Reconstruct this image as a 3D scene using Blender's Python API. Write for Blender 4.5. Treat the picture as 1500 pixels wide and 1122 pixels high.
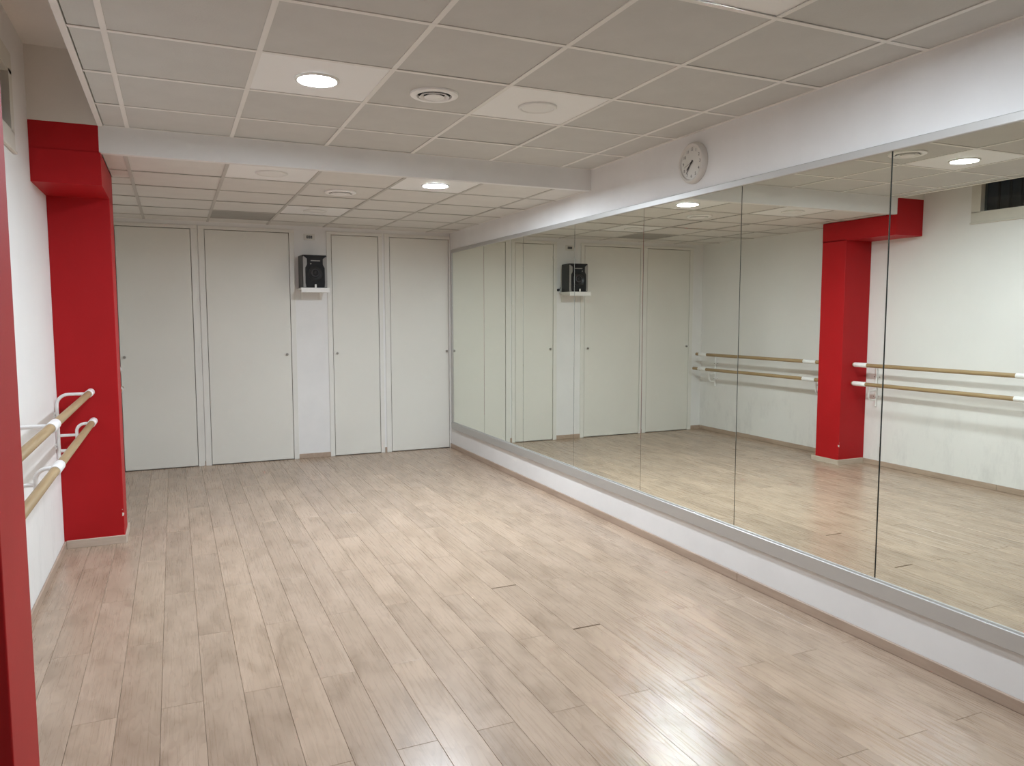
import bpy, bmesh, math, random
from mathutils import Vector, Matrix

random.seed(11)
sc = bpy.context.scene
for o in list(bpy.data.objects):
    bpy.data.objects.remove(o, do_unlink=True)
COL = sc.collection

# ------------------------------------------------------------------ camera
cam_d = bpy.data.cameras.new('camera')
cam_d.sensor_fit = 'HORIZONTAL'
cam_d.sensor_width = 36.0
cam_d.lens = 36.0 * 1103.56 / 1500.0
cam_d.clip_start = 0.02
cam = bpy.data.objects.new('camera', cam_d)
COL.objects.link(cam)
_r = Vector((0.91259134, -0.40887213, -0.00079661))
_u = Vector((0.03622305, 0.07890789, 0.99622359))
_f = Vector((0.4072652, 0.90917387, -0.08682126))
_m = Matrix((_r, _u, -_f)).transposed().to_4x4()
_m.translation = (0.0, 0.0, 1.586)
cam.matrix_world = _m
sc.camera = cam

# ------------------------------------------------------------------ world (night outside)
world = bpy.data.worlds.new('night')
sc.world = world
world.use_nodes = True
world.node_tree.nodes['Background'].inputs['Color'].default_value = (0.010, 0.013, 0.018, 1)
world.node_tree.nodes['Background'].inputs['Strength'].default_value = 1.0

# ------------------------------------------------------------------ exposure / light level
LAMP_POWER = 62.0
LAMP_COLOR = (0.82, 0.92, 1.02)
sc.view_settings.view_transform = 'Standard'
sc.view_settings.look = 'None'
sc.view_settings.gamma = 1.0
sc.view_settings.use_curve_mapping = False
sc.view_settings.exposure = 3.03
sc.cycles.use_denoising = True
sc.cycles.max_bounces = 14
sc.cycles.diffuse_bounces = 7
sc.cycles.glossy_bounces = 8
sc.cycles.blur_glossy = 0.35
sc.cycles.sample_clamp_indirect = 40.0

# ------------------------------------------------------------------ measured room
W = 3.053       # mirror wall
XL = -0.738     # left wall
XC = -0.346     # edge of the tiled ceiling
XR = -0.367     # inner faces of the red columns
D = 8.6365      # back wall
YF = -2.4       # wall behind the camera
H1 = 2.743      # upper tiled ceiling
H2 = 2.587      # lower tiled ceiling
H3 = 3.17       # plaster ceiling of the window bay
YS = 5.286      # step between the two tiled ceilings
ZB, ZT = 0.330, 2.347   # mirror bottom and top

# ------------------------------------------------------------------ mesh helpers
def box(bm, x0, x1, y0, y1, z0, z1):
    vs = [bm.verts.new((x, y, z)) for z in (z0, z1) for y in (y0, y1) for x in (x0, x1)]
    for f in ((0, 2, 3, 1), (4, 5, 7, 6), (0, 1, 5, 4), (2, 6, 7, 3), (0, 4, 6, 2), (1, 3, 7, 5)):
        bm.faces.new([vs[i] for i in f])

def bevel(bm, w, seg=1):
    bmesh.ops.bevel(bm, geom=list(bm.edges), offset=w, segments=seg, affect='EDGES', profile=0.5)

def lathe(bm, prof, n=40, axis='Z', centre=(0, 0, 0)):
    """prof: list of (radius, height) points; a radius of 0 closes the end."""
    rings = []
    for r, h in prof:
        ring = []
        cnt = 1 if r < 1e-6 else n
        for i in range(cnt):
            a = 2 * math.pi * i / n
            p = (r * math.cos(a), r * math.sin(a), h)
            if axis == 'X':
                p = (h, r * math.cos(a), r * math.sin(a))
            elif axis == 'Y':
                p = (r * math.cos(a), h, r * math.sin(a))
            ring.append(bm.verts.new([p[k] + centre[k] for k in range(3)]))
        rings.append(ring)
    for a, b in zip(rings, rings[1:]):
        for i in range(n):
            j = (i + 1) % n
            q = [a[i % len(a)], a[j % len(a)], b[j % len(b)], b[i % len(b)]]
            u = []
            for v in q:
                if v not in u:
                    u.append(v)
            if len(u) >= 3:
                try:
                    bm.faces.new(u)
                except ValueError:
                    pass

def tube(bm, pts, r, n=12):
    pts = [Vector(p) for p in pts]
    rings = []
    ref = Vector((0, 1, 0))
    for i, p in enumerate(pts):
        t = (pts[min(i + 1, len(pts) - 1)] - pts[max(i - 1, 0)]).normalized()
        a = ref - t * ref.dot(t)
        if a.length < 1e-3:
            a = Vector((1, 0, 0)) - t * t.x
        a.normalize()
        b = t.cross(a)
        rings.append([bm.verts.new(p + r * (math.cos(2 * math.pi * k / n) * a + math.sin(2 * math.pi * k / n) * b)) for k in range(n)])
    for a, b in zip(rings, rings[1:]):
        for k in range(n):
            bm.faces.new([a[k], a[(k + 1) % n], b[(k + 1) % n], b[k]])
    bm.faces.new(rings[0][::-1])
    bm.faces.new(rings[-1])

def arc(cx, cz, r, a0, a1, y, n=7):
    return [(cx + r * math.cos(math.radians(a0 + (a1 - a0) * i / n)), y, cz + r * math.sin(math.radians(a0 + (a1 - a0) * i / n))) for i in range(n + 1)]

def prism(bm, pts, y0, y1):
    """outline in x/z extruded along y."""
    a = [bm.verts.new((x, y0, z)) for x, z in pts]
    b = [bm.verts.new((x, y1, z)) for x, z in pts]
    n = len(pts)
    bm.faces.new(a)
    bm.faces.new(b[::-1])
    for i in range(n):
        bm.faces.new([a[i], b[i], b[(i + 1) % n], a[(i + 1) % n]])

def make(name, bm, mat, parent=None, smooth=False, loc=(0, 0, 0)):
    bmesh.ops.recalc_face_normals(bm, faces=list(bm.faces))
    me = bpy.data.meshes.new(name)
    bm.to_mesh(me)
    bm.free()
    if mat is not None:
        me.materials.append(mat)
    if smooth:
        for p in me.polygons:
            p.use_smooth = True
        me.set_sharp_from_angle(angle=math.radians(38))
    o = bpy.data.objects.new(name, me)
    COL.objects.link(o)
    o.location = loc
    if parent is not None:
        o.parent = parent
    return o

def boxes(name, lst, mat, parent=None, bev=0.0, loc=(0, 0, 0), seg=1):
    bm = bmesh.new()
    for b in lst:
        box(bm, *b)
    if bev:
        bevel(bm, bev, seg)
    return make(name, bm, mat, parent, loc=loc)

def share(o, loc, parent=None):
    c = o.copy()
    COL.objects.link(c)
    c.location = loc
    if parent is not None:
        c.parent = parent
    return c

def empty(name, loc=(0, 0, 0)):
    e = bpy.data.objects.new(name, None)
    e.empty_display_size = 0.1
    COL.objects.link(e)
    e.location = loc
    return e

def tag(o, label, cat, group=None):
    o['label'] = label
    o['category'] = cat
    if group:
        o['group'] = group
    return o

def struct(o, label=None):
    o['kind'] = 'structure'
    if label:
        o['label'] = label
    return o

# ------------------------------------------------------------------ materials
def new_mat(name, color, rough=0.5, metal=0.0, spec=0.5):
    m = bpy.data.materials.new(name)
    m.use_nodes = True
    b = m.node_tree.nodes['Principled BSDF']
    b.inputs['Base Color'].default_value = (*color, 1)
    b.inputs['Roughness'].default_value = rough
    b.inputs['Metallic'].default_value = metal
    b.inputs['Specular IOR Level'].default_value = spec
    return m, m.node_tree, b

def noise(nt, vec, scale, detail=3.0, rough=0.5, stretch=None, dist=0.0):
    if stretch:
        mp = nt.nodes.new('ShaderNodeMapping')
        mp.inputs['Scale'].default_value = stretch
        nt.links.new(vec, mp.inputs['Vector'])
        vec = mp.outputs['Vector']
    n = nt.nodes.new('ShaderNodeTexNoise')
    n.inputs['Scale'].default_value = scale
    n.inputs['Detail'].default_value = detail
    n.inputs['Roughness'].default_value = rough
    n.inputs['Distortion'].default_value = dist
    nt.links.new(vec, n.inputs['Vector'])
    return n.outputs['Fac']

def ramp(nt, fac, stops):
    r = nt.nodes.new('ShaderNodeValToRGB')
    while len(r.color_ramp.elements) < len(stops):
        r.color_ramp.elements.new(0.5)
    for e, (p, c) in zip(r.color_ramp.elements, stops):
        e.position = p
        e.color = (*c, 1) if len(c) == 3 else c
    nt.links.new(fac, r.inputs['Fac'])
    return r.outputs['Color']

def mixc(nt, fac, a, b, mode='MIX'):
    m = nt.nodes.new('ShaderNodeMix')
    m.data_type = 'RGBA'
    m.blend_type = mode
    for k, v in ((0, fac), (6, a), (7, b)):
        if hasattr(v, 'is_linked') or hasattr(v, 'links'):
            nt.links.new(v, m.inputs[k])
        elif k == 0:
            m.inputs[0].default_value = v
        else:
            m.inputs[k].default_value = (*v, 1)
    return m.outputs[2]

def math_n(nt, op, a, b=None):
    m = nt.nodes.new('ShaderNodeMath')
    m.operation = op
    for k, v in ((0, a), (1, b)):
        if v is None:
            continue
        if hasattr(v, 'links'):
            nt.links.new(v, m.inputs[k])
        else:
            m.inputs[k].default_value = v
    return m.outputs[0]

def bump(nt, b, h, strength=0.1, dist=0.01):
    n = nt.nodes.new('ShaderNodeBump')
    n.inputs['Strength'].default_value = strength
    n.inputs['Distance'].default_value = dist
    nt.links.new(h, n.inputs['Height'])
    nt.links.new(n.outputs['Normal'], b.inputs['Normal'])

def coord(nt, which='Object'):
    return nt.nodes.new('ShaderNodeTexCoord').outputs[which]

def paint(name, color, rough=0.6, stain=0.05, scale=2.2, bumps=0.05):
    m, nt, b = new_mat(name, color, rough, spec=0.35)
    c = coord(nt)
    n = noise(nt, c, scale, 5, 0.6)
    lo = tuple(max(0, v * (1 - stain)) for v in color)
    hi = tuple(min(1, v * (1 + stain * 0.5)) for v in color)
    nt.links.new(ramp(nt, n, [(0.3, lo), (0.7, hi)]), b.inputs['Base Color'])
    bump(nt, b, noise(nt, c, 140, 2), bumps, 0.003)
    return m

def wood_floor():
    m, nt, b = new_mat('oak_laminate', (0.4, 0.33, 0.27), 0.26, spec=0.26)
    c = coord(nt)
    oi = nt.nodes.new('ShaderNodeObjectInfo')
    rnd = oi.outputs['Random']
    sep = nt.nodes.new('ShaderNodeVectorMath')
    sep.operation = 'SCALE'
    sep.inputs[0].default_value = (37.0, 91.0, 13.0)
    nt.links.new(rnd, sep.inputs['Scale'])
    add = nt.nodes.new('ShaderNodeVectorMath')
    add.operation = 'ADD'
    nt.links.new(c, add.inputs[0])
    nt.links.new(sep.outputs[0], add.inputs[1])
    v = add.outputs[0]
    cloud = noise(nt, v, 1.0, 4, 0.55, (7.0, 3.2, 1.0), 0.6)
    rings = noise(nt, v, 1.0, 2, 0.5, (9.0, 1.5, 1.0), 0.3)
    rings = math_n(nt, 'FRACT', math_n(nt, 'MULTIPLY', rings, 11.0))
    streak = noise(nt, v, 1.0, 4, 0.7, (110.0, 2.4, 1.0))
    col = ramp(nt, cloud, [(0.30, (0.30, 0.216, 0.156)), (0.50, (0.41, 0.305, 0.228)), (0.70, (0.47, 0.354, 0.27))])
    col = mixc(nt, 0.22, col, ramp(nt, rings, [(0.0, (0.24, 0.17, 0.12)), (0.35, (0.42, 0.32, 0.235)), (1.0, (0.50, 0.385, 0.29))]))
    col = mixc(nt, 0.065, col, ramp(nt, streak, [(0.36, (0.27, 0.19, 0.133)), (0.62, (0.51, 0.39, 0.295))]))
    tone = ramp(nt, rnd, [(0.0, (0.93, 0.92, 0.91)), (0.5, (1.0, 1.0, 1.0)), (1.0, (1.06, 1.05, 1.03))])
    col = mixc(nt, 1.0, col, tone, 'MULTIPLY')
    nt.links.new(col, b.inputs['Base Color'])
    rr = nt.nodes.new('ShaderNodeMapRange')
    rr.inputs['To Min'].default_value = 0.23
    rr.inputs['To Max'].default_value = 0.33
    nt.links.new(streak, rr.inputs['Value'])
    nt.links.new(rr.outputs[0], b.inputs['Roughness'])
    bump(nt, b, streak, 0.03, 0.002)
    return m

def plain_wood(name, a, bcol, rough, stretch):
    m, nt, b = new_mat(name, a, rough)
    c = coord(nt)
    n = noise(nt, c, 1.0, 4, 0.6, stretch, 0.4)
    nt.links.new(ramp(nt, n, [(0.3, a), (0.7, bcol)]), b.inputs['Base Color'])
    return m

def red_paint():
    m, nt, b = new_mat('red_paint', (0.39, 0.006, 0.009), 0.5, spec=0.25)
    c = coord(nt)
    n = noise(nt, c, 3.0, 4)
    col = ramp(nt, n, [(0.3, (0.395, 0.006, 0.009)), (0.7, (0.435, 0.007, 0.011))])
    # chipped paint along the free corner (object x = 0.371, y = 0) near the ground
    s = nt.nodes.new('ShaderNodeSeparateXYZ')
    nt.links.new(c, s.inputs[0])
    dx = math_n(nt, 'SUBTRACT', 0.371, s.outputs['X'])
    near = math_n(nt, 'LESS_THAN', math_n(nt, 'ADD', math_n(nt, 'ABSOLUTE', dx), math_n(nt, 'ABSOLUTE', s.outputs['Y'])), 0.011)
    low = math_n(nt, 'LESS_THAN', s.outputs['Z'], 0.26)
    ch = math_n(nt, 'GREATER_THAN', noise(nt, c, 26.0, 2), 0.60)
    fac = math_n(nt, 'MULTIPLY', math_n(nt, 'MULTIPLY', near, low), ch)
    col = mixc(nt, fac, col, (0.72, 0.66, 0.6))
    nt.links.new(col, b.inputs['Base Color'])
    bump(nt, b, noise(nt, c, 120, 2), 0.06, 0.003)
    return m

def scuffed_wall():
    m, nt, b = new_mat('scuffed_white_wall', (0.76, 0.745, 0.725), 0.6, spec=0.3)
    c = coord(nt)
    base = ramp(nt, noise(nt, c, 1.8, 4), [(0.3, (0.755, 0.74, 0.72)), (0.7, (0.79, 0.775, 0.755))])
    # hand and shoe marks: vertical smudges low on the wall
    s = nt.nodes.new('ShaderNodeSeparateXYZ')
    nt.links.new(c, s.inputs[0])
    lo = nt.nodes.new('ShaderNodeMapRange')
    lo.inputs['From Min'].default_value = 0.95
    lo.inputs['From Max'].default_value = 0.35
    nt.links.new(s.outputs['Z'], lo.inputs['Value'])
    sm = noise(nt, c, 1.0, 5, 0.7, (1.0, 7.0, 2.5))
    smf = ramp(nt, sm, [(0.50, (0, 0, 0)), (0.75, (1, 1, 1))])
    fac = math_n(nt, 'MULTIPLY', math_n(nt, 'MULTIPLY', lo.outputs[0], smf), 0.40)
    nt.links.new(mixc(nt, fac, base, (0.50, 0.49, 0.48)), b.inputs['Base Color'])
    bump(nt, b, noise(nt, c, 110, 2), 0.08, 0.003)
    return m

M = {}
M['floor'] = wood_floor()
M['subfloor'] = new_mat('subfloor', (0.10, 0.075, 0.055), 0.9)[0]
M['skirt'] = plain_wood('skirting_wood', (0.36, 0.265, 0.20), (0.46, 0.35, 0.27), 0.45, (30.0, 3.0, 30.0))
M['skirt_pale'] = plain_wood('skirting_wood_painted_edge', (0.50, 0.41, 0.33), (0.60, 0.50, 0.42), 0.5, (4.0, 4.0, 40.0))
M['wall'] = paint('white_wall', (0.78, 0.77, 0.755), 0.6)
M['scuffed'] = scuffed_wall()
M['door'] = paint('door_cream', (0.73, 0.715, 0.655), 0.45, 0.03, 1.2, 0.02)
M['frame'] = paint('door_frame_cream', (0.745, 0.73, 0.68), 0.45, 0.03, 3.0, 0.02)
M['tile'] = paint('mineral_ceiling_tile', (0.575, 0.565, 0.535), 0.85, 0.04, 5.0, 0.25)
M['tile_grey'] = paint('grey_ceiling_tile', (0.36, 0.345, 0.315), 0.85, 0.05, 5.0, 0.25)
M['tile_low'] = paint('pale_ceiling_tile', (0.69, 0.67, 0.63), 0.85, 0.04, 5.0, 0.25)
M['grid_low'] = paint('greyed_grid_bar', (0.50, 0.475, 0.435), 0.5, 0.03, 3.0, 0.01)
M['panel'] = paint('white_metal_panel', (0.86, 0.85, 0.83), 0.4, 0.01, 3.0, 0.01)
M['grid'] = paint('white_grid_bar', (0.80, 0.775, 0.735), 0.45, 0.02, 3.0, 0.01)
M['plaster'] = paint('plaster_ceiling', (0.80, 0.765, 0.71), 0.85, 0.07, 1.4, 0.1)
M['red'] = red_paint()
M['alu'] = new_mat('brushed_aluminium', (0.52, 0.51, 0.49), 0.48, 0.55)[0]
M['alu_edge'] = new_mat('bright_aluminium_edge', (0.55, 0.55, 0.53), 0.45, 0.6)[0]
M['mirror'] = new_mat('mirror', (0.875, 0.90, 0.825), 0.0, 1.0)[0]
M['mirror_back'] = new_mat('mirror_backing', (0.03, 0.035, 0.03), 0.7)[0]
M['barre'] = plain_wood('barre_beech', (0.325, 0.222, 0.110), (0.41, 0.29, 0.155), 0.5, (60.0, 4.0, 60.0))
M['white_metal'] = new_mat('white_enamel', (0.84, 0.83, 0.82), 0.35)[0]
M['screw'] = new_mat('screw_steel', (0.25, 0.24, 0.23), 0.4, 0.9)[0]
M['knob'] = new_mat('grey_knob', (0.36, 0.34, 0.31), 0.35, 0.6)[0]
M['white_plastic'] = new_mat('white_plastic', (0.80, 0.79, 0.76), 0.4)[0]
M['ivory'] = new_mat('ivory_plastic', (0.70, 0.68, 0.63), 0.45)[0]
M['black'] = new_mat('black_plastic', (0.011, 0.012, 0.013), 0.38)[0]
M['black_soft'] = new_mat('black_grille', (0.008, 0.008, 0.009), 0.75)[0]
M['cone'] = new_mat('dark_cone', (0.035, 0.036, 0.042), 0.5)[0]
M['silver'] = new_mat('silver_plastic', (0.27, 0.255, 0.235), 0.45, 0.0)[0]
M['dark'] = new_mat('dark_void', (0.012, 0.011, 0.010), 0.9)[0]
M['diff_off'] = new_mat('opal_diffuser_off', (0.80, 0.785, 0.755), 0.35)[0]
M['clock_face'] = new_mat('clock_face', (0.70, 0.68, 0.63), 0.4)[0]
M['clock_rim'] = new_mat('clock_rim', (0.66, 0.63, 0.585), 0.35)[0]
M['ink'] = new_mat('black_ink', (0.045, 0.042, 0.04), 0.5)[0]
M['concrete'] = paint('concrete', (0.12, 0.12, 0.12), 0.9, 0.2, 6.0, 0.2)
M['bar_iron'] = new_mat('dark_iron', (0.02, 0.022, 0.024), 0.5, 0.4)[0]
M['window'] = paint('window_frame_ivory', (0.66, 0.63, 0.56), 0.5, 0.05, 6.0, 0.02)
gm, gt, gb = new_mat('window_glass', (0.55, 0.60, 0.60), 0.02)
gb.inputs['Transmission Weight'].default_value = 1.0
gb.inputs['IOR'].default_value = 1.45
M['glass'] = gm
def lit_material(gain):
    em = bpy.data.materials.new('lit_diffuser')
    em.use_nodes = True
    nt = em.node_tree
    for n in list(nt.nodes):
        if n.type == 'BSDF_PRINCIPLED':
            nt.nodes.remove(n)
    e = nt.nodes.new('ShaderNodeEmission')
    e.inputs['Color'].default_value = (*LAMP_COLOR, 1)
    e.inputs['Strength'].default_value = LAMP_POWER * gain
    nt.links.new(e.outputs[0], [n for n in nt.nodes if n.type == 'OUTPUT_MATERIAL'][0].inputs['Surface'])
    return em

# ------------------------------------------------------------------ floor: laid laminate planks
PW, PL = 0.159, 1.383
floor = struct(boxes('floor', [(XL - 0.1, W + 0.1, YF - 0.1, D + 0.1, -0.12, -0.010)], M['subfloor']),
               'light oak laminate floor laid in long planks')
def plank_mesh(x0, x1, y0, y1):
    bm = bmesh.new()
    hx, hy = (x1 - x0) / 2, (y1 - y0) / 2
    c = 0.0012
    lo = [bm.verts.new((sx * hx, sy * hy, -0.010)) for sx, sy in ((-1, -1), (1, -1), (1, 1), (-1, 1))]
    md = [bm.verts.new((sx * hx, sy * hy, -c)) for sx, sy in ((-1, -1), (1, -1), (1, 1), (-1, 1))]
    hi = [bm.verts.new((sx * (hx - c), sy * (hy - c), 0.0)) for sx, sy in ((-1, -1), (1, -1), (1, 1), (-1, 1))]
    bm.faces.new(hi)
    for a, b in ((lo, md), (md, hi)):
        for i in range(4):
            bm.faces.new([a[i], a[(i + 1) % 4], b[(i + 1) % 4], b[i]])
    return bm
full = None
G = 0.0005
for k in range(-3, 23):
    x0 = -0.42 + PW * k
    x1 = x0 + PW
    x0, x1 = max(x0, XL), min(x1, W)
    if x1 - x0 < 0.01:
        continue
    ph = 3.97 if k % 2 else 3.265
    n0 = math.floor((YF - ph) / PL)
    y = ph + n0 * PL
    while y < D:
        a, b = max(y, YF), min(y + PL, D)
        g0 = g1 = G
        # two butt joints that have opened up
        if k == 13 and abs(a - 3.97) < 0.01: g0 = 0.010
        if k == 14 and abs(a - 3.265) < 0.01: g0 = 0.010
        y += PL
        if b - a < 0.02:
            continue
        isfull = (b - a > PL - 0.001 and x1 - x0 > PW - 0.001 and g0 == G)
        X0, X1, A, B = x0 + G, x1 - G, a + g0, b - g1
        loc = ((X0 + X1) / 2, (A + B) / 2, 0)
        if isfull and full is not None:
            share(full, loc, floor)
        else:
            o = make('plank', plank_mesh(X0, X1, A, B), M['floor'], floor, loc=loc)
            if isfull:
                full = o

# ------------------------------------------------------------------ walls
wall_right = struct(boxes('wall_right', [(W, W + 0.12, YF - 0.1, D + 0.1, -0.1, H3 + 0.1)], M['wall']), 'white wall that carries the mirrors')
wall_front = struct(boxes('wall_front', [(XL - 0.1, W, YF - 0.1, YF, -0.1, H3 + 0.1)], M['wall']), 'white wall closing the near end of the room')
# left wall with an opening for the high window
WY0, WY1, WZ0, WZ1 = 3.30, 4.78, 2.461, 2.955
wall_left = struct(boxes('wall_left', [
    (XL - 0.14, XL, YF - 0.1, WY0, -0.1, H3 + 0.1),
    (XL - 0.14, XL, WY1, D + 0.1, -0.1, H3 + 0.1),
    (XL - 0.14, XL, WY0, WY1, -0.1, WZ0),
    (XL - 0.14, XL, WY0, WY1, WZ1, H3 + 0.1)], M['scuffed']), 'white wall with ballet barres and scuff marks')

# doors of the back wall: leaf x0, x1, frame outer x0, x1, knob x
DOORS = [(-0.512, 0.194, -0.572, 0.258, -0.468), (0.325, 1.188, 0.266, 1.242, 1.137),
         (1.643, 2.179, 1.592, 2.226, 1.687), (2.309, 3.0325, 2.250, 3.051, 2.996)]
ZD = 2.511
lst = [(XL, W, D + 0.045, D + 0.15, -0.1, H3 + 0.1), (XL, W, D, D + 0.046, ZD + 0.035, H3)]
px = XL
for (a, b, fa, fb, kx) in DOORS:
    lst.append((px, fa, D, D + 0.046, -0.1, ZD + 0.036))
    px = fb
lst.append((px, W, D, D + 0.046, -0.1, ZD + 0.036))
wall_back = struct(boxes('wall_back', lst, M['wall']), 'back wall of cream flush cupboard doors')
names = ['white flush door half hidden behind the red column', 'wide white flush door left of the loudspeaker',
         'narrow white flush door right of the loudspeaker', 'white flush door next to the mirror wall']
for i, (a, b, fa, fb, kx) in enumerate(DOORS):
    g = 0.0055
    leaf = struct(boxes('door_%d' % (i + 1), [(a + g, b - g, D - 0.008, D + 0.026, 0.008, ZD - g)], M['door'], bev=0.0015), names[i])
    boxes('door_frame', [(fa, a, D - 0.012, D + 0.045, 0.0, ZD), (b, fb, D - 0.012, D + 0.045, 0.0, ZD),
                         (fa, fb, D - 0.012, D + 0.045, ZD, ZD + 0.035)], M['frame'], leaf, bev=0.002)
    bm = bmesh.new()
    lathe(bm, [(0.0, -0.030), (0.010, -0.029), (0.014, -0.022), (0.011, -0.014), (0.008, -0.010), (0.008, 0.0), (0.0, 0.0)], 20, 'Y')
    make('knob', bm, M['knob'], leaf, True, loc=(kx, D - 0.008, 1.182))
# small skirting stubs between neighbouring frames
struct(boxes('trim_1', [(0.2585, 0.2655, D - 0.018, D, 0, 0.055)], M['skirt']), 'sliver of skirting between two door frames')
struct(boxes('trim_2', [(2.2265, 2.2495, D - 0.016, D, 0, 0.060)], M['skirt']), 'short skirting block between two door frames')

# skirtings
def skirting(name, runs, label, mat='skirt'):
    root = struct(boxes(name, [runs[0]], M[mat], bev=0.003), label)
    for r in runs[1:]:
        boxes('board', [r], M[mat], root, bev=0.003)
    return root
T, SH = 0.013, 0.054
skirting('baseboard_right', [(W - T, W, a, b - 0.0015, 0, SH) for a, b in ((3.478, 5.878), (5.878, D), (1.078, 3.478), (-1.322, 1.078), (YF, -1.322))],
         'low wooden skirting under the mirrors')
skirting('baseboard_left', [(XL, XL + T, a, b, 0, SH) for a, b in ((2.262, 4.4), (4.4015, 5.876), (6.20, D - T), (YF, 1.95))],
         'wooden skirting along the scuffed wall')
skirting('baseboard_back', [(1.2425, 1.5915, D - T, D, 0, SH), (XL, -0.5725, D - T, D, 0, SH)], 'short skirting lengths between the doors')
skirting('baseboard_front', [(XL + T, W - T, YF, YF + T, 0, SH)], 'skirting of the near wall')

# ------------------------------------------------------------------ ceiling
ceiling = struct(boxes('ceiling', [(XL - 0.1, W + 0.1, YF - 0.1, D + 0.1, H3, H3 + 0.12)], M['plaster']), 'two suspended tile ceilings under a plaster ceiling')
# wall stub above the red beam, closing the window bay
boxes('bay_end_wall', [(XL, XC - 0.03, YS, YS + 0.12, H1 + 0.0005, H3)], M['plaster'], ceiling)
# board on the free edge of the tiled ceiling, up to the plaster
boxes('edge_board', [(XC - 0.030, XC - 0.001, YF, YS + 0.12, H1 - 0.004, H3)], M['grid'], ceiling, bev=0.002)
# drop between the two levels
boxes('bulkhead', [(XR - 0.007, W, YS, YS + 0.05, H2 - 0.004, H1 + 0.05)], M['wall'], ceiling)

tile_cache = {}
def tile(x0, x1, y0, y1, z, mat='tile', name='ceiling_tile'):
    if x1 - x0 < 0.03 or y1 - y0 < 0.02:
        return
    sx, sy = round(x1 - x0, 3), round(y1 - y0, 3)
    key = (sx, sy, mat)
    lift = random.choice((0, 0, 0, 0.0012, 0.002))
    loc = ((x0 + x1) / 2, (y0 + y1) / 2, z + lift)
    if key in tile_cache:
        share(tile_cache[key], loc, ceiling)
        return
    g = 0.0035
    bm = bmesh.new()
    box(bm, -sx / 2 + g, sx / 2 - g, -sy / 2 + g, sy / 2 - g, 0.0035, 0.016)
    tile_cache[key] = make(name, bm, M[mat], ceiling, loc=loc)

def bar(x0, x1, y0, y1, z, mat='grid'):
    boxes('grid_bar', [(x0, x1, y0, y1, z - 0.0005, z + 0.003)], M[mat], ceiling)
BW = 0.012
LAMPS1 = {(0.685, 3.858): 1, (1.885, 3.858): 0, (1.885, 2.058): 1}
LAMPS2 = {(1.862, 5.584): 2.05, (0.662, 5.584): 0, (1.262, 7.384): 0}
def near(d, x, y):
    return any(abs(x - a) < 0.06 and abs(y - b) < 0.06 for a, b in d)

# upper ceiling
xs = [XC] + [-0.2146 + 0.6 * k for k in range(6)] + [W]
ys = [YS]
y = 4.758
while y > YF:
    ys.append(y)
    y -= 0.6
ys.append(YF)
for i in range(len(xs) - 1):
    for j in range(len(ys) - 1):
        cx, cy = (xs[i] + xs[i + 1]) / 2, (ys[j] + ys[j + 1]) / 2
        tile(xs[i], xs[i + 1], ys[j + 1], ys[j], H1, 'panel' if near(LAMPS1, cx, cy) else 'tile')
for x in xs[1:-1]:
    bar(x - BW, x + BW, YF, YS, H1 + 0.0002)
for y in ys[1:-1]:
    bar(XC, W, y - BW, y + BW, H1)
bar(W - 0.02, W, YF, YS, H1 + 0.0004)
bar(XC, W, YS - 0.012, YS, H1 + 0.0006)
# lower ceiling
xs2 = [XL, -0.238] + [-0.238 + 0.6 * k for k in range(1, 6)] + [W]
ys2 = [YS + 0.05, 5.884, 6.484, 7.084, 7.684, 8.284, D]
for i in range(len(xs2) - 1):
    for j in range(len(ys2) - 1):
        cx, cy = (xs2[i] + xs2[i + 1]) / 2, (ys2[j] + ys2[j + 1]) / 2
        m = 'panel' if near(LAMPS2, cx, cy) else 'tile_low'
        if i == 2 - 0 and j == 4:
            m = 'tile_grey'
        if i == 0 and j == 0:
            tile(XR, xs2[1], ys2[0], ys2[1], H2, 'tile_low')
        elif i == 0 and j == 1:
            tile(XR, xs2[1], 5.884, 6.196, H2, 'tile_low')
            tile(XL, xs2[1], 6.196, 6.484, H2, 'tile_low')
        else:
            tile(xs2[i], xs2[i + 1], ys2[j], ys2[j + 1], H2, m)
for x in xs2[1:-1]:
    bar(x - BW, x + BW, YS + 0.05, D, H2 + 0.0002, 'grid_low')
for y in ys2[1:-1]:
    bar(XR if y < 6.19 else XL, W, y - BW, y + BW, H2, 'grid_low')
bar(W - 0.02, W, YS + 0.05, D, H2 + 0.0004)
bar(XL, W, D - 0.02, D, H2 + 0.0006)
bar(XL, XL + 0.02, 6.194, D, H2 + 0.0004)

# ------------------------------------------------------------------ downlights
def downlight(x, y, z, lit, label, group=None):
    r = tag(empty('ceiling_light', (x, y, z)), label, 'ceiling light', group)
    bm = bmesh.new()
    lathe(bm, [(0.090, 0.003), (0.108, 0.003), (0.108, -0.003), (0.104, -0.007), (0.094, -0.007), (0.090, -0.003), (0.090, 0.003)], 48)
    make('trim_ring', bm, M['white_plastic'], r, True)
    bm = bmesh.new()
    lathe(bm, [(0.0, -0.0045), (0.080, -0.0045), (0.0905, -0.003), (0.0905, 0.002), (0.0, 0.002)], 48)
    make('diffuser', bm, lit_material(lit) if lit else M['diff_off'], r, True)
    return r
L1 = {(0.685, 3.858): 'lit round white ceiling light beside the round air vent, upper tile ceiling',
      (1.885, 3.858): 'unlit round ceiling light in a white panel beside the round air vent, upper ceiling',
      (1.885, 2.058): 'lit round ceiling light in the upper ceiling, opposite the bright top of the mirror wall'}
for (x, y), on in LAMPS1.items():
    downlight(x, y, H1, on, L1[(x, y)], 'round ceiling lights')
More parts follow.
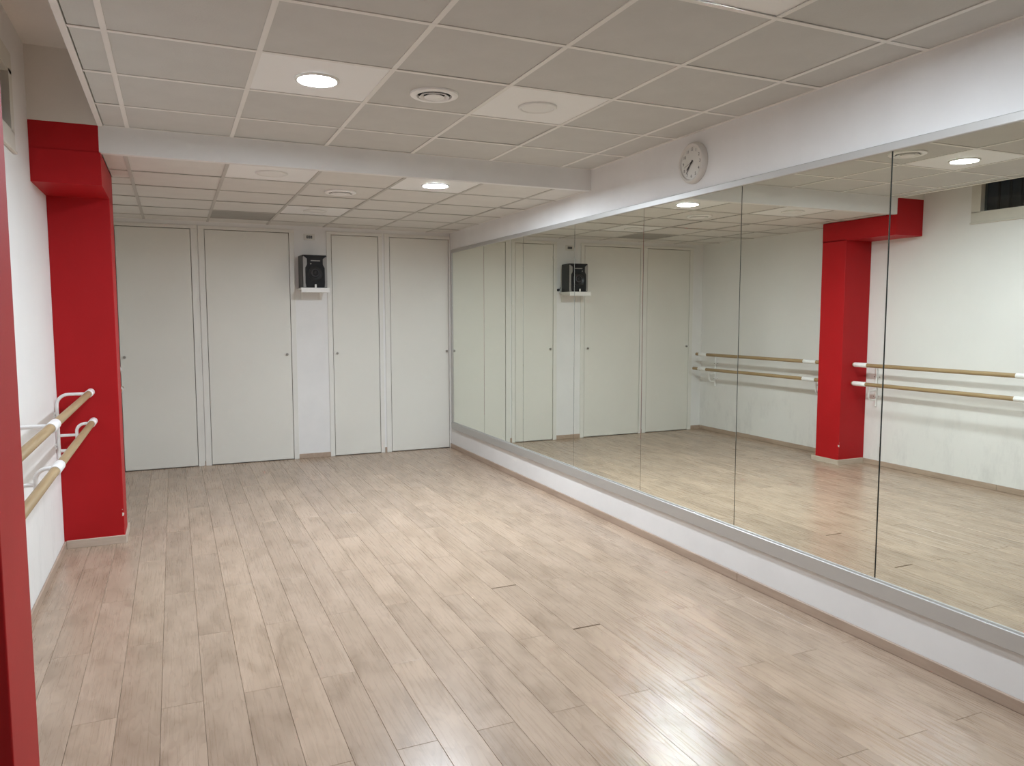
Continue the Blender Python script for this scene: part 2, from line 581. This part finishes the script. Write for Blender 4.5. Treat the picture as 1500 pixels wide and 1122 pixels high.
L2 = {(1.862, 5.584): 'lit round ceiling light of the lower ceiling, just behind the bulkhead',
      (0.662, 5.584): 'unlit round ceiling light of the lower ceiling, just behind the bulkhead',
      (1.262, 7.384): 'unlit round ceiling light of the lower ceiling, towards the doors'}
for (x, y), on in LAMPS2.items():
    downlight(x, y, H2, on, L2[(x, y)], 'round ceiling lights')

# ------------------------------------------------------------------ round air vents
def air_vent(x, y, z, label):
    r = tag(empty('air_vent', (x, y, z)), label, 'air vent', 'round air vents')
    bm = bmesh.new()
    lathe(bm, [(0.096, 0.003), (0.126, 0.003), (0.124, -0.006), (0.110, -0.012), (0.092, -0.010), (0.086, 0.003), (0.096, 0.003)], 48)
    make('outer_ring', bm, M['panel'], r, True)
    bm = bmesh.new()
    lathe(bm, [(0.0, 0.002), (0.098, 0.002), (0.098, 0.0033), (0.0, 0.0033)], 40)
    make('throat', bm, M['dark'], r)
    bm = bmesh.new()
    lathe(bm, [(0.062, 0.0018), (0.078, -0.013), (0.074, -0.015), (0.056, -0.001), (0.062, 0.0018)], 48)
    make('inner_ring', bm, M['panel'], r, True)
    bm = bmesh.new()
    lathe(bm, [(0.0, 0.0015), (0.030, 0.0012), (0.053, -0.014), (0.046, -0.018), (0.0, -0.020)], 48)
    make('centre_cone', bm, M['panel'], r, True)
air_vent(1.285, 3.858, H1, 'round white air vent between two ceiling lights in the upper ceiling')
air_vent(1.262, 6.184, H2, 'round white air vent in the lower ceiling behind the bulkhead')

# ------------------------------------------------------------------ red columns
def column(y0, y1, label, beam):
    r = tag(empty('red_column', (XL, y0, 0)), label, 'column')
    w = XR - XL
    boxes('shaft', [(0, w, 0, y1 - y0, 0.0, 2.40 if beam else H1 - 0.005)], M['red'], r, bev=0.004, seg=2)
    if beam:
        boxes('beam', [(0, w - 0.0, YS - y0 + 0.0, y1 - y0, 2.388, H2 - 0.0), (0, w - 0.007, YS - y0 + 0.0, YS - y0 + 0.12, H2 - 0.002, H1)], M['red'], r)
    sh = 0.058
    boxes('skirting_board', [(0.014, w + 0.012, -0.012, 0.0, 0, sh)], M['skirt_pale'], r, bev=0.002)
    boxes('skirting_board', [(w, w + 0.012, 0.0015, y1 - y0 + 0.05, 0, sh - 0.004)], M['skirt_pale'], r, bev=0.002)
    return r
column(5.877, 6.195, 'red painted column carrying a red beam stub, between the two barres', True)
column(1.952, 2.259, 'red painted column without a beam, at the barre end under the high window', False)

# ------------------------------------------------------------------ mirror wall
mw = tag(empty('wall_mirror', (W, 5.0, ZB)), 'wide wall mirror of tall panels in an aluminium frame', 'mirror')
MX = W - 0.0005
def mpart(name, lst, mat, bev=0.0):
    return boxes(name, [(a - W, b - W, c - 5.0, d - 5.0, e - ZB, f - ZB) for a, b, c, d, e, f in lst], M[mat], mw, bev)
edges = [8.534, 7.528, 6.534, 5.527, 4.5246, 3.5223, 2.5158, 1.512, 0.509, -0.494, -1.497]
mpart('backing_board', [(W - 0.0035, W - 0.0002, -1.50, 8.536, ZB - 0.02, ZT + 0.01)], 'mirror_back')
TW = [0.0, 0.0, 0.0, 0.0, 0.0017, -0.0020, -0.0022, 0.0, 0.0, 0.0]   # panels are not perfectly coplanar
for i in range(len(edges) - 1):
    b, a = edges[i] - 0.0027, edges[i + 1] + 0.0027
    bm = bmesh.new()
    h = (b - a) / 2
    box(bm, -0.0025, 0.0025, -h, h, 0, ZT - ZB)
    bevel(bm, 0.0008)
    o = make('mirror_panel', bm, M['mirror'], mw, loc=(-0.0065, (a + b) / 2 - 5.0, 0.0))
    o.rotation_euler.z = TW[i]
mpart('top_rail', [(W - 0.020, W, -1.52, 8.556, ZT - 0.001, ZT + 0.038)], 'alu', 0.003)
mpart('bottom_rail', [(W - 0.024, W, -1.52, 8.556, ZB - 0.085, ZB - 0.006)], 'alu', 0.003)
mpart('glass_channel', [(W - 0.014, W, -1.52, 8.556, ZB - 0.006, ZB + 0.002)], 'alu_edge', 0.001)
mpart('side_rail', [(W - 0.020, W, 8.534, 8.556, ZB - 0.0, ZT)], 'alu', 0.003)

# ------------------------------------------------------------------ ballet barres
RX, ZU, ZL = 0.205, 1.080, 0.880      # rail offset from the wall, heights
LX = 0.214
def barre(y0, y1, sleeves, brackets, label, ends, RX=0.205, LX=0.214, up_end=0.0):
    r = tag(empty('ballet_barre', (XL, y0, 0)), label, 'ballet barre', 'double ballet barres')
    for name, x, z in (('upper_rail', RX, ZU), ('lower_rail', LX, ZL)):
        L = y1 - y0 - (up_end if z == ZU else 0.0)
        bm = bmesh.new()
        lathe(bm, [(0.0, 0.0), (0.019, 0.0), (0.0205, 0.002), (0.0205, L - 0.002), (0.019, L), (0.0, L)], 24, 'Y', (x, 0, z))
        make(name, bm, M['barre'], r, True)
        for a, b in sleeves:
            bm = bmesh.new()
            lathe(bm, [(0.0206, a - y0), (0.0235, a - y0), (0.0248, a - y0 + 0.002), (0.0248, b - y0 - 0.002), (0.0235, b - y0), (0.0206, b - y0)], 24, 'Y', (x, 0, z))
            make('sleeve', bm, M['white_metal'], r, True)
        for e in ([q - (up_end if z == ZU else 0.0) for q in ends]):
            bm = bmesh.new()
            s = 1 if e > (y0 + y1) / 2 else -1
            lathe(bm, [(0.0206, e - y0 - s * 0.01), (0.024, e - y0 - s * 0.01), (0.024, e - y0), (0.018, e - y0 + s * 0.006), (0.0, e - y0 + s * 0.008)], 24, 'Y', (x, 0, z))
            make('end_cap', bm, M['white_plastic'], r, True)
    for by in brackets:
        y = by - y0
        bm = bmesh.new()
        t = 0.0105
        tube(bm, [(0.016, y, 0.635), (0.016, y, 0.85)] + arc(0.086, 1.010, 0.07, 180, 90, y) + [(RX - 0.015, y, 1.080)], t)
        b = make('bracket', bm, M['white_metal'], r, True)
        bm = bmesh.new()
        tube(bm, [(LX - 0.015, y, ZL)] + arc(0.173, ZL - 0.05, 0.05, 90, 180, y) + arc(0.073, 0.755, 0.05, 0, -90, y) + [(0.016, y, 0.705)], t * 0.95)
        make('hook_tube', bm, M['white_metal'], b, True)
        bm = bmesh.new()
        tube(bm, [(0.016, y, 0.807), (0.121, y, 0.807)], t * 0.9)
        make('brace', bm, M['white_metal'], b, True)
        for pz in (0.950, 0.740):
            bm = bmesh.new()
            box(bm, 0.0, 0.007, y - 0.048, y + 0.048, pz - 0.018, pz + 0.018)
            bevel(bm, 0.002)
            p = make('wall_plate', bm, M['white_metal'], b)
            for s in (-1, 1):
                bm = bmesh.new()
                lathe(bm, [(0.0, 0.0105), (0.004, 0.010), (0.006, 0.007), (0.006, 0.006)], 12, 'X', (0, y + s * 0.034, pz))
                make('screw', bm, M['screw'], b, True)
    return r
barre(2.27, 5.872, [(5.695, 5.855), (3.985, 4.155), (2.32, 2.49)], [5.735, 4.075, 2.41],
      'double wooden ballet barre on white brackets below the high window', [])
barre(6.215, 8.492, [(8.215, 8.378), (6.360, 6.545)], [8.300, 6.46],
      'double wooden ballet barre on white brackets between red column and back doors', [], 0.232, 0.240, 0.05)

# ------------------------------------------------------------------ high window
wy0, wy1, wz0, wz1 = WY0, WY1, WZ0, WZ1
fw = 0.088
win = struct(boxes('window_1', [
    (XL - 0.08, XL + 0.012, wy0, wy1, wz0, wz0 + fw + 0.005),
    (XL - 0.08, XL + 0.012, wy0, wy1, wz1 - fw - 0.02, wz1),
    (XL - 0.08, XL + 0.012, wy0, wy0 + fw, wz0 + fw, wz1 - fw),
    (XL - 0.08, XL + 0.012, wy1 - fw, wy1, wz0 + fw, wz1 - fw)], M['window']), 'small high window with ivory frame and dark bars')
boxes('sill', [(XL, XL + 0.02, wy0 - 0.01, wy1 + 0.006, wz0 - 0.016, wz0 - 0.001)], M['window'], win, bev=0.003)
boxes('pane', [(XL - 0.050, XL - 0.045, wy0 + fw, wy1 - fw, wz0 + fw, wz1 - fw)], M['glass'], win)
yb = 4.60
while yb > wy0 + 0.1:
    boxes('window_bar', [(XL - 0.115, XL - 0.100, yb - 0.008, yb + 0.008, wz0 - 0.0, wz1)], M['bar_iron'], win)
    yb -= 0.105
well = struct(boxes('wall_light_well', [(XL - 0.80, XL - 0.72, wy0 - 0.4, wy1 + 0.4, wz0 - 0.3, H3 + 0.3),
                                   (XL - 0.72, XL - 0.25, wy0 - 0.4, wy1 + 0.4, wz0 - 0.16, wz0 + 0.20)], M['concrete']), 'dark light well outside the high window')

# ------------------------------------------------------------------ loudspeaker on its shelf
sp = tag(empty('loudspeaker', (1.412, 8.48, 1.9065)), 'black loudspeaker with silver side strips standing on white wall shelf', 'loudspeaker')
sp.rotation_euler.z = math.radians(3.5)
bm = bmesh.new()
box(bm, -0.132, 0.132, -0.10, 0.115, 0.0, 0.352)
bevel(bm, 0.008, 2)
make('cabinet', bm, M['black'], sp)
def plate(name, pts, y0, y1, mat, parent, bev=0.0):
    bm = bmesh.new()
    prism(bm, pts, y0, y1)
    if bev:
        bevel(bm, bev)
    return make(name, bm, M[mat], parent)
# front baffle: waisted black panel
plate('front_baffle', [(-0.098, 0.006), (0.098, 0.006), (0.102, 0.05), (0.102, 0.215), (0.088, 0.235), (0.082, 0.25), (0.082, 0.31), (0.120, 0.345),
                       (-0.120, 0.345), (-0.082, 0.31), (-0.082, 0.25), (-0.088, 0.235), (-0.102, 0.215), (-0.102, 0.05)], -0.116, -0.099, 'black_soft', sp, 0.0015)
for s in (-1, 1):
    pts = [(0.128, 0.006), (0.128, 0.33), (0.120, 0.335), (0.085, 0.31), (0.085, 0.25), (0.091, 0.236), (0.105, 0.217), (0.105, 0.05), (0.101, 0.022), (0.088, 0.006)]
    plate('side_strip', [(s * a, b) for a, b in pts], -0.110, -0.0995, 'silver', sp, 0.001)
bm = bmesh.new()
lathe(bm, [(0.078, -0.113), (0.078, -0.121), (0.070, -0.124), (0.060, -0.120), (0.022, -0.110), (0.022, -0.109), (0.0, -0.109)], 40, 'Y', (0, 0, 0.150))
w_ = make('woofer', bm, M['black'], sp, True)
bm = bmesh.new()
lathe(bm, [(0.046, -0.1165), (0.036, -0.1195), (0.028, -0.113)], 36, 'Y', (0, 0, 0.162))
make('cone_ring', bm, M['cone'], w_, True)
bm = bmesh.new()
lathe(bm, [(0.026, -0.112), (0.018, -0.120), (0.0, -0.124)], 30, 'Y', (0, 0, 0.162))
make('dust_cap', bm, M['black'], w_, True)
boxes('badge', [(-0.047, 0.054, -0.1185, -0.115, 0.284, 0.295)], M['silver'], sp)
bm = bmesh.new()
lathe(bm, [(0.0, -0.120), (0.006, -0.119), (0.009, -0.115)], 16, 'Y', (-0.047, 0, 0.257))
make('indicator', bm, M['silver'], sp, True)
# shelf with a thick front lip and a small stop peg
sh = tag(empty('wall_shelf', (1.412, D, 1.855)), 'small white wall shelf under the loudspeaker', 'shelf')
boxes('board', [(-0.150, 0.150, -0.290, -0.001, 0.030, 0.050)], M['white_plastic'], sh, bev=0.002)
boxes('front_lip', [(-0.150, 0.150, -0.302, -0.2905, 0.0, 0.051)], M['white_plastic'], sh, bev=0.002)
boxes('stop_peg', [(-0.006, 0.014, -0.300, -0.2915, 0.0515, 0.088)], M['white_plastic'], sh, bev=0.003)
for s in (-0.10, 0.10):
    boxes('support', [(s - 0.010, s + 0.010, -0.24, -0.001, 0.012, 0.0298), (s - 0.010, s + 0.010, -0.014, -0.0005, -0.07, 0.012)], M['white_plastic'], sh)
# socket plate above
so = tag(empty('socket_plate', (1.407, D, 2.473)), 'small ivory socket plate with black modules above the loudspeaker', 'socket')
boxes('cover', [(-0.060, 0.060, -0.008, -0.0002, -0.034, 0.034)], M['ivory'], so, bev=0.003)
for x in (-0.022, 0.0, 0.022):
    boxes('module', [(x - 0.0095, x + 0.0095, -0.010, -0.0078, -0.015, 0.015)], M['black'], so)
    boxes('module_tab', [(x - 0.003, x + 0.003, -0.0112, -0.0099, -0.004, 0.004)], M['ivory'], so)
# loose plug and lead at the left of the shelf
pl = tag(empty('power_plug', (1.572, D, 1.935)), 'small dark plug on the wall beside the loudspeaker shelf', 'plug')
bm = bmesh.new()
lathe(bm, [(0.0, -0.034), (0.012, -0.033), (0.017, -0.020), (0.018, -0.0003), (0.0, -0.0003)], 18, 'Y')
make('plug_body', bm, M['cone'], pl, True)
bm = bmesh.new()
tube(bm, [(0.0, -0.030, 0.0), (0.0, -0.042, 0.004), (-0.010, -0.036, 0.020), (-0.022, -0.030, 0.030)], 0.0035, 8)
make('lead', bm, M['cone'], pl, True)

# ------------------------------------------------------------------ wall clock
CLK = (W, 3.975, 2.558)
ck = tag(empty('wall_clock', CLK), 'round white wall clock above the mirror wall', 'clock')
bm = bmesh.new()
lathe(bm, [(0.0, -0.0005), (0.128, -0.0005), (0.130, -0.012), (0.126, -0.030), (0.116, -0.040), (0.106, -0.037), (0.102, -0.026), (0.0, -0.026)], 56, 'X')
make('case', bm, M['clock_rim'], ck, True)
bm = bmesh.new()
lathe(bm, [(0.0, -0.0275), (0.102, -0.0275), (0.102, -0.0262)], 56, 'X')
make('dial', bm, M['clock_face'], ck, True)
def hand(name, ang, length, wid, x, tail=0.018):
    # clockwise angle as seen from inside the room (image left is +y)
    a = math.radians(ang)
    d = Vector((0, -math.sin(a), math.cos(a)))
    n = Vector((0, math.cos(a), math.sin(a)))
    bm = bmesh.new()
    pr = [(-tail, wid), (length * 0.85, wid * 0.8), (length, wid * 0.25)]
    side = [d * t + n * w for t, w in pr] + [d * t - n * w for t, w in reversed(pr)]
    lo = [bm.verts.new((x, p.y, p.z)) for p in side]
    hi = [bm.verts.new((x - 0.0012, p.y, p.z)) for p in side]
    bm.faces.new(lo)
    bm.faces.new(hi[::-1])
    for i in range(len(side)):
        j = (i + 1) % len(side)
        bm.faces.new([lo[i], lo[j], hi[j], hi[i]])
    return make(name, bm, M['ink'], ck)
hand('hour_hand', 229, 0.062, 0.0042, -0.0295)
hand('minute_hand', 217, 0.080, 0.0030, -0.0315)
hand('second_hand', 252, 0.072, 0.0009, -0.0335)
bm = bmesh.new()
lathe(bm, [(0.0, -0.0365), (0.004, -0.036), (0.005, -0.0275)], 14, 'X')
make('hub', bm, M['ink'], ck, True)
def text_mesh(s, size):
    cu = bpy.data.curves.new('numeral', 'FONT')
    cu.body = s
    cu.size = size
    cu.align_x = 'CENTER'
    cu.align_y = 'CENTER'
    cu.extrude = 0.0003
    o = bpy.data.objects.new('numeral', cu)
    COL.objects.link(o)
    dg = bpy.context.evaluated_depsgraph_get()
    me = bpy.data.meshes.new_from_object(o.evaluated_get(dg))
    bpy.data.objects.remove(o, do_unlink=True)
    return me
for k in range(1, 13):
    me = text_mesh(str(k), 0.027)
    me.materials.append(M['ink'])
    o = bpy.data.objects.new('numeral', me)
    COL.objects.link(o)
    o.parent = ck
    a = math.radians(30 * k)
    o.location = (-0.0281, -math.sin(a) * 0.083, math.cos(a) * 0.083)
    o.rotation_euler = (math.radians(90), 0, math.radians(-90))
